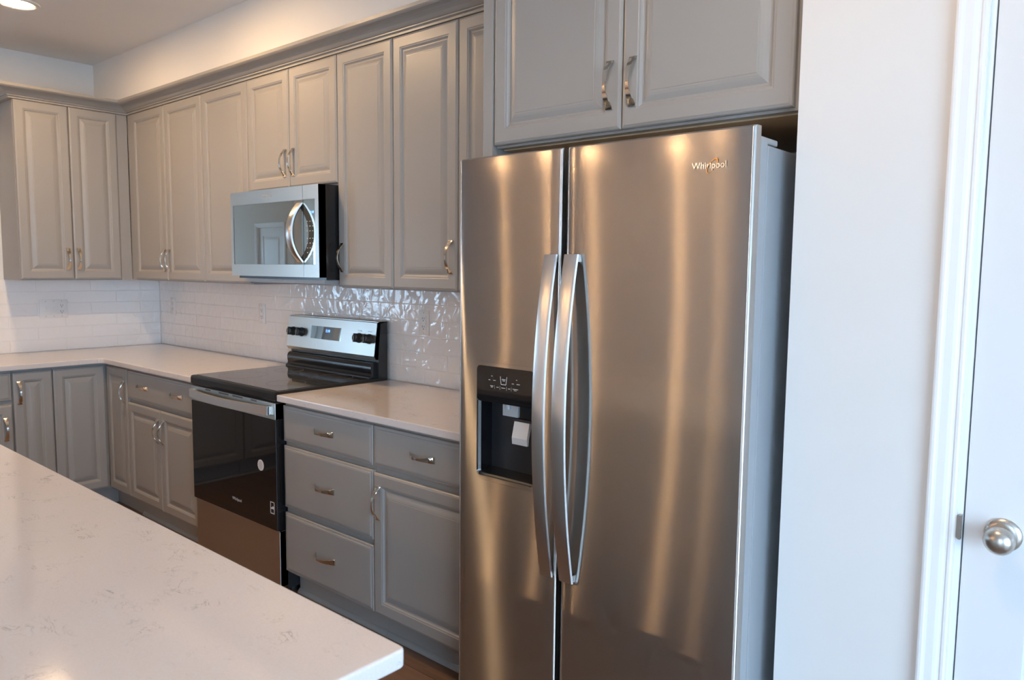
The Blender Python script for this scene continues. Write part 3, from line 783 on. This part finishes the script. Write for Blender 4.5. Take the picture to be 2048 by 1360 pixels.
liner(fz, 3.799, 4.1755, hole); liner(fd, 4.197, 4.7055)
for p, a, b in ((fz, 3.806, 4.170), (fd, 4.203, 4.699)):
    bxo('door_gasket', BLACKM, p, a, b, -.745, -.7355, fzb+.005, 1.748)
bxo('hinge_cover', GREYPL, fr, 4.625, 4.695, -.765, -.66, 1.7575, 1.772, .004)
bxo('hinge_cover', GREYPL, fr, 3.81, 3.88, -.765, -.66, 1.7575, 1.772, .004)
def bow_handle(parent, x0, x1, z0, z1, bow):
    bm = bmesh.new(); n = 40; rows = []
    for i in range(n+1):
        s = -1+2*i/n; zz = (z0+z1)/2+s*(z1-z0)/2; o = .009+bow*(1-s*s)
        y = fy-o
        rows.append([bm.verts.new(p) for p in ((x0, y, zz), (x0+.002, y-.005, zz), (x0+.008, y-.0068, zz), (x1-.008, y-.0068, zz), (x1-.002, y-.005, zz), (x1, y, zz), (x1-.004, y+.004, zz), (x0+.004, y+.004, zz))])
    for A, B in zip(rows, rows[1:]):
        for i in range(8): bm.faces.new((A[i], A[(i+1) % 8], B[(i+1) % 8], B[i]))
    bm.faces.new(rows[0]); bm.faces.new(rows[-1])
    for zz in (z0+.010, z1-.010): box(bm, x0+.006, x1-.006, fy-.010, fy+.003, zz-.0095, zz+.0095)
    return link('door_handle', bm, STEEL_H, parent, True)
bow_handle(fz, 4.1345, 4.1775, .620, 1.507, .046)
bow_handle(fd, 4.2010, 4.2470, .620, 1.507, .046)
# dispenser
hx0, hx1, hz0, hz1 = hole
bm = bmesh.new()
def shell(x0, x1, y0, y1, z0, z1):   # open towards -y (y0 is the front)
    v = {}
    for a, x in enumerate((x0, x1)):
        for b, y in enumerate((y0, y1)):
            for c, z in enumerate((z0, z1)): v[a, b, c] = bm.verts.new((x, y, z))
    for f in (((0,1,0),(1,1,0),(1,1,1),(0,1,1)), ((0,0,0),(0,1,0),(0,1,1),(0,0,1)), ((1,0,0),(1,1,0),(1,1,1),(1,0,1)), ((0,0,0),(1,0,0),(1,1,0),(0,1,0)), ((0,0,1),(1,0,1),(1,1,1),(0,1,1))):
        bm.faces.new([v[k] for k in f])
shell(hx0-.0025, hx1+.0025, -.7935, -.7370, hz0-.0025, 1.082)
link('dispenser_recess', bm, mat('recess_black', (.006, .006, .007), .22, spec=.2), fz)
bm = bmesh.new(); prism(bm, rrect(hx0+.0006, hx1-.0006, 1.078, hz1-.0006, .012), 'y', fy+.0015, fy+.03); pnl = link('dispenser_panel', bm, GLASSB, fz)
bm = bmesh.new(); prism(bm, [(fy+.004, hz0+.001), (fy+.010, hz0+.007), (-.740, hz0+.012), (-.740, hz0+.001)], 'x', hx0+.001, hx1-.001); link('drip_tray', bm, BLACK, fz)
bm = bmesh.new()
RI = rrect(hx0, hx1, hz0, 1.088, .014)
for (a, b) in (((hx0+.0002, hx0+.0022), None), ): box(bm, a[0], a[1], fy+.0008, fy+.006, hz0+.014, 1.079)
box(bm, hx0+.014, hx1-.014, fy+.0008, fy+.006, hz0+.0002, hz0+.0022)
link('recess_rim', bm, CHROME, fz)
yw = fy+.0010
bm = bmesh.new()   # printed legends: cup outline and rows of tiny words
def bar(x0, z0, x1, z1, w=.0009):
    dx, dz = x1-x0, z1-z0; L = math.hypot(dx, dz); nx, nz = -dz/L*w, dx/L*w
    q = [bm.verts.new(p) for p in ((x0-nx, yw, z0-nz), (x1-nx, yw, z1-nz), (x1+nx, yw, z1+nz), (x0+nx, yw, z0+nz))]; bm.faces.new(q)
bar(3.968, 1.158, 3.971, 1.135); bar(3.971, 1.135, 3.990, 1.135); bar(3.990, 1.135, 3.993, 1.158)
for a, b, z in ((3.922, 3.929, 1.144), (3.940, 3.950, 1.144), (4.012, 4.020, 1.141), (4.030, 4.042, 1.141), (3.933, 3.937, 1.156), (4.028, 4.032, 1.153),
                (3.929, 3.941, 1.127), (3.931, 3.939, 1.1235), (3.953, 3.962, 1.125), (3.972, 3.987, 1.125), (3.998, 4.006, 1.125), (4.015, 4.036, 1.126), (4.020, 4.030, 1.1225),
                (3.974, 3.988, 1.150), (3.976, 3.986, 1.146)):
    bar(a, z, b, z, .0008)
for xx in (3.946, 3.967, 3.992, 4.010): bar(xx, 1.119, xx, 1.130, .0003)
link('panel_legends', bm, PALEINK, fz)
bm = bmesh.new(); box(bm, 3.960, 4.018, -.795, -.785, 1.040, 1.0775, .001); link('nozzle_plate', bm, GREYPL, fz)
bm = bmesh.new(); cyl(bm, (3.985, -.7985, 1.070), 'z', .008, .008, .016, 20); link('nozzle', bm, GREYPL, fz, True)
bm = bmesh.new()
prism(bm, [(-.790, 1.032), (-.800, 1.030), (-.811, .985), (-.8095, .966), (-.803, .966), (-.801, .985), (-.790, 1.02)], 'x', 4.010, 4.066)
link('paddle', bm, mat('grey_paddle', (.52, .505, .49), .3), fz); bm = bmesh.new(); box(bm, 4.004, 4.072, -.800, -.785, 1.031, 1.038, .002); link('paddle_hinge', bm, BLACKM, fz)
# logo
def logo(parent, cx, y, cz, size):
    text('logo', 'Whirlpool', size, CHROME, parent, (cx, y-.0008, cz), .0008, .95)
    bm = bmesh.new(); n = 40; rows = []
    for i in range(n+1):
        a = R(-35+300*i/n) + R(60); rx, rz = .0080, .0185; c, s = math.cos(R(-38)), math.sin(R(-38))
        w = .0013*math.sin(math.pi*min(1, .12+i/n*.9))+.0003
        p, q = [(k*math.cos(a)*rx/.0068, k*math.sin(a)) for k in (1, 1)]
        pts = []
        for sc in (1-w*55, 1+w*55):
            u, v = rx*math.cos(a)*sc, rz*math.sin(a)*sc
            pts.append(bm.verts.new((cx+.007+u*c-v*s, y-.0021, cz-.001+u*s+v*c)))
        rows.append(pts)
    for A, B in zip(rows, rows[1:]): bm.faces.new((A[0], A[1], B[1], B[0]))
    link('logo_swirl', bm, GOLD, parent)
logo(fd, 4.601, fy+.0003, 1.706, .0215)
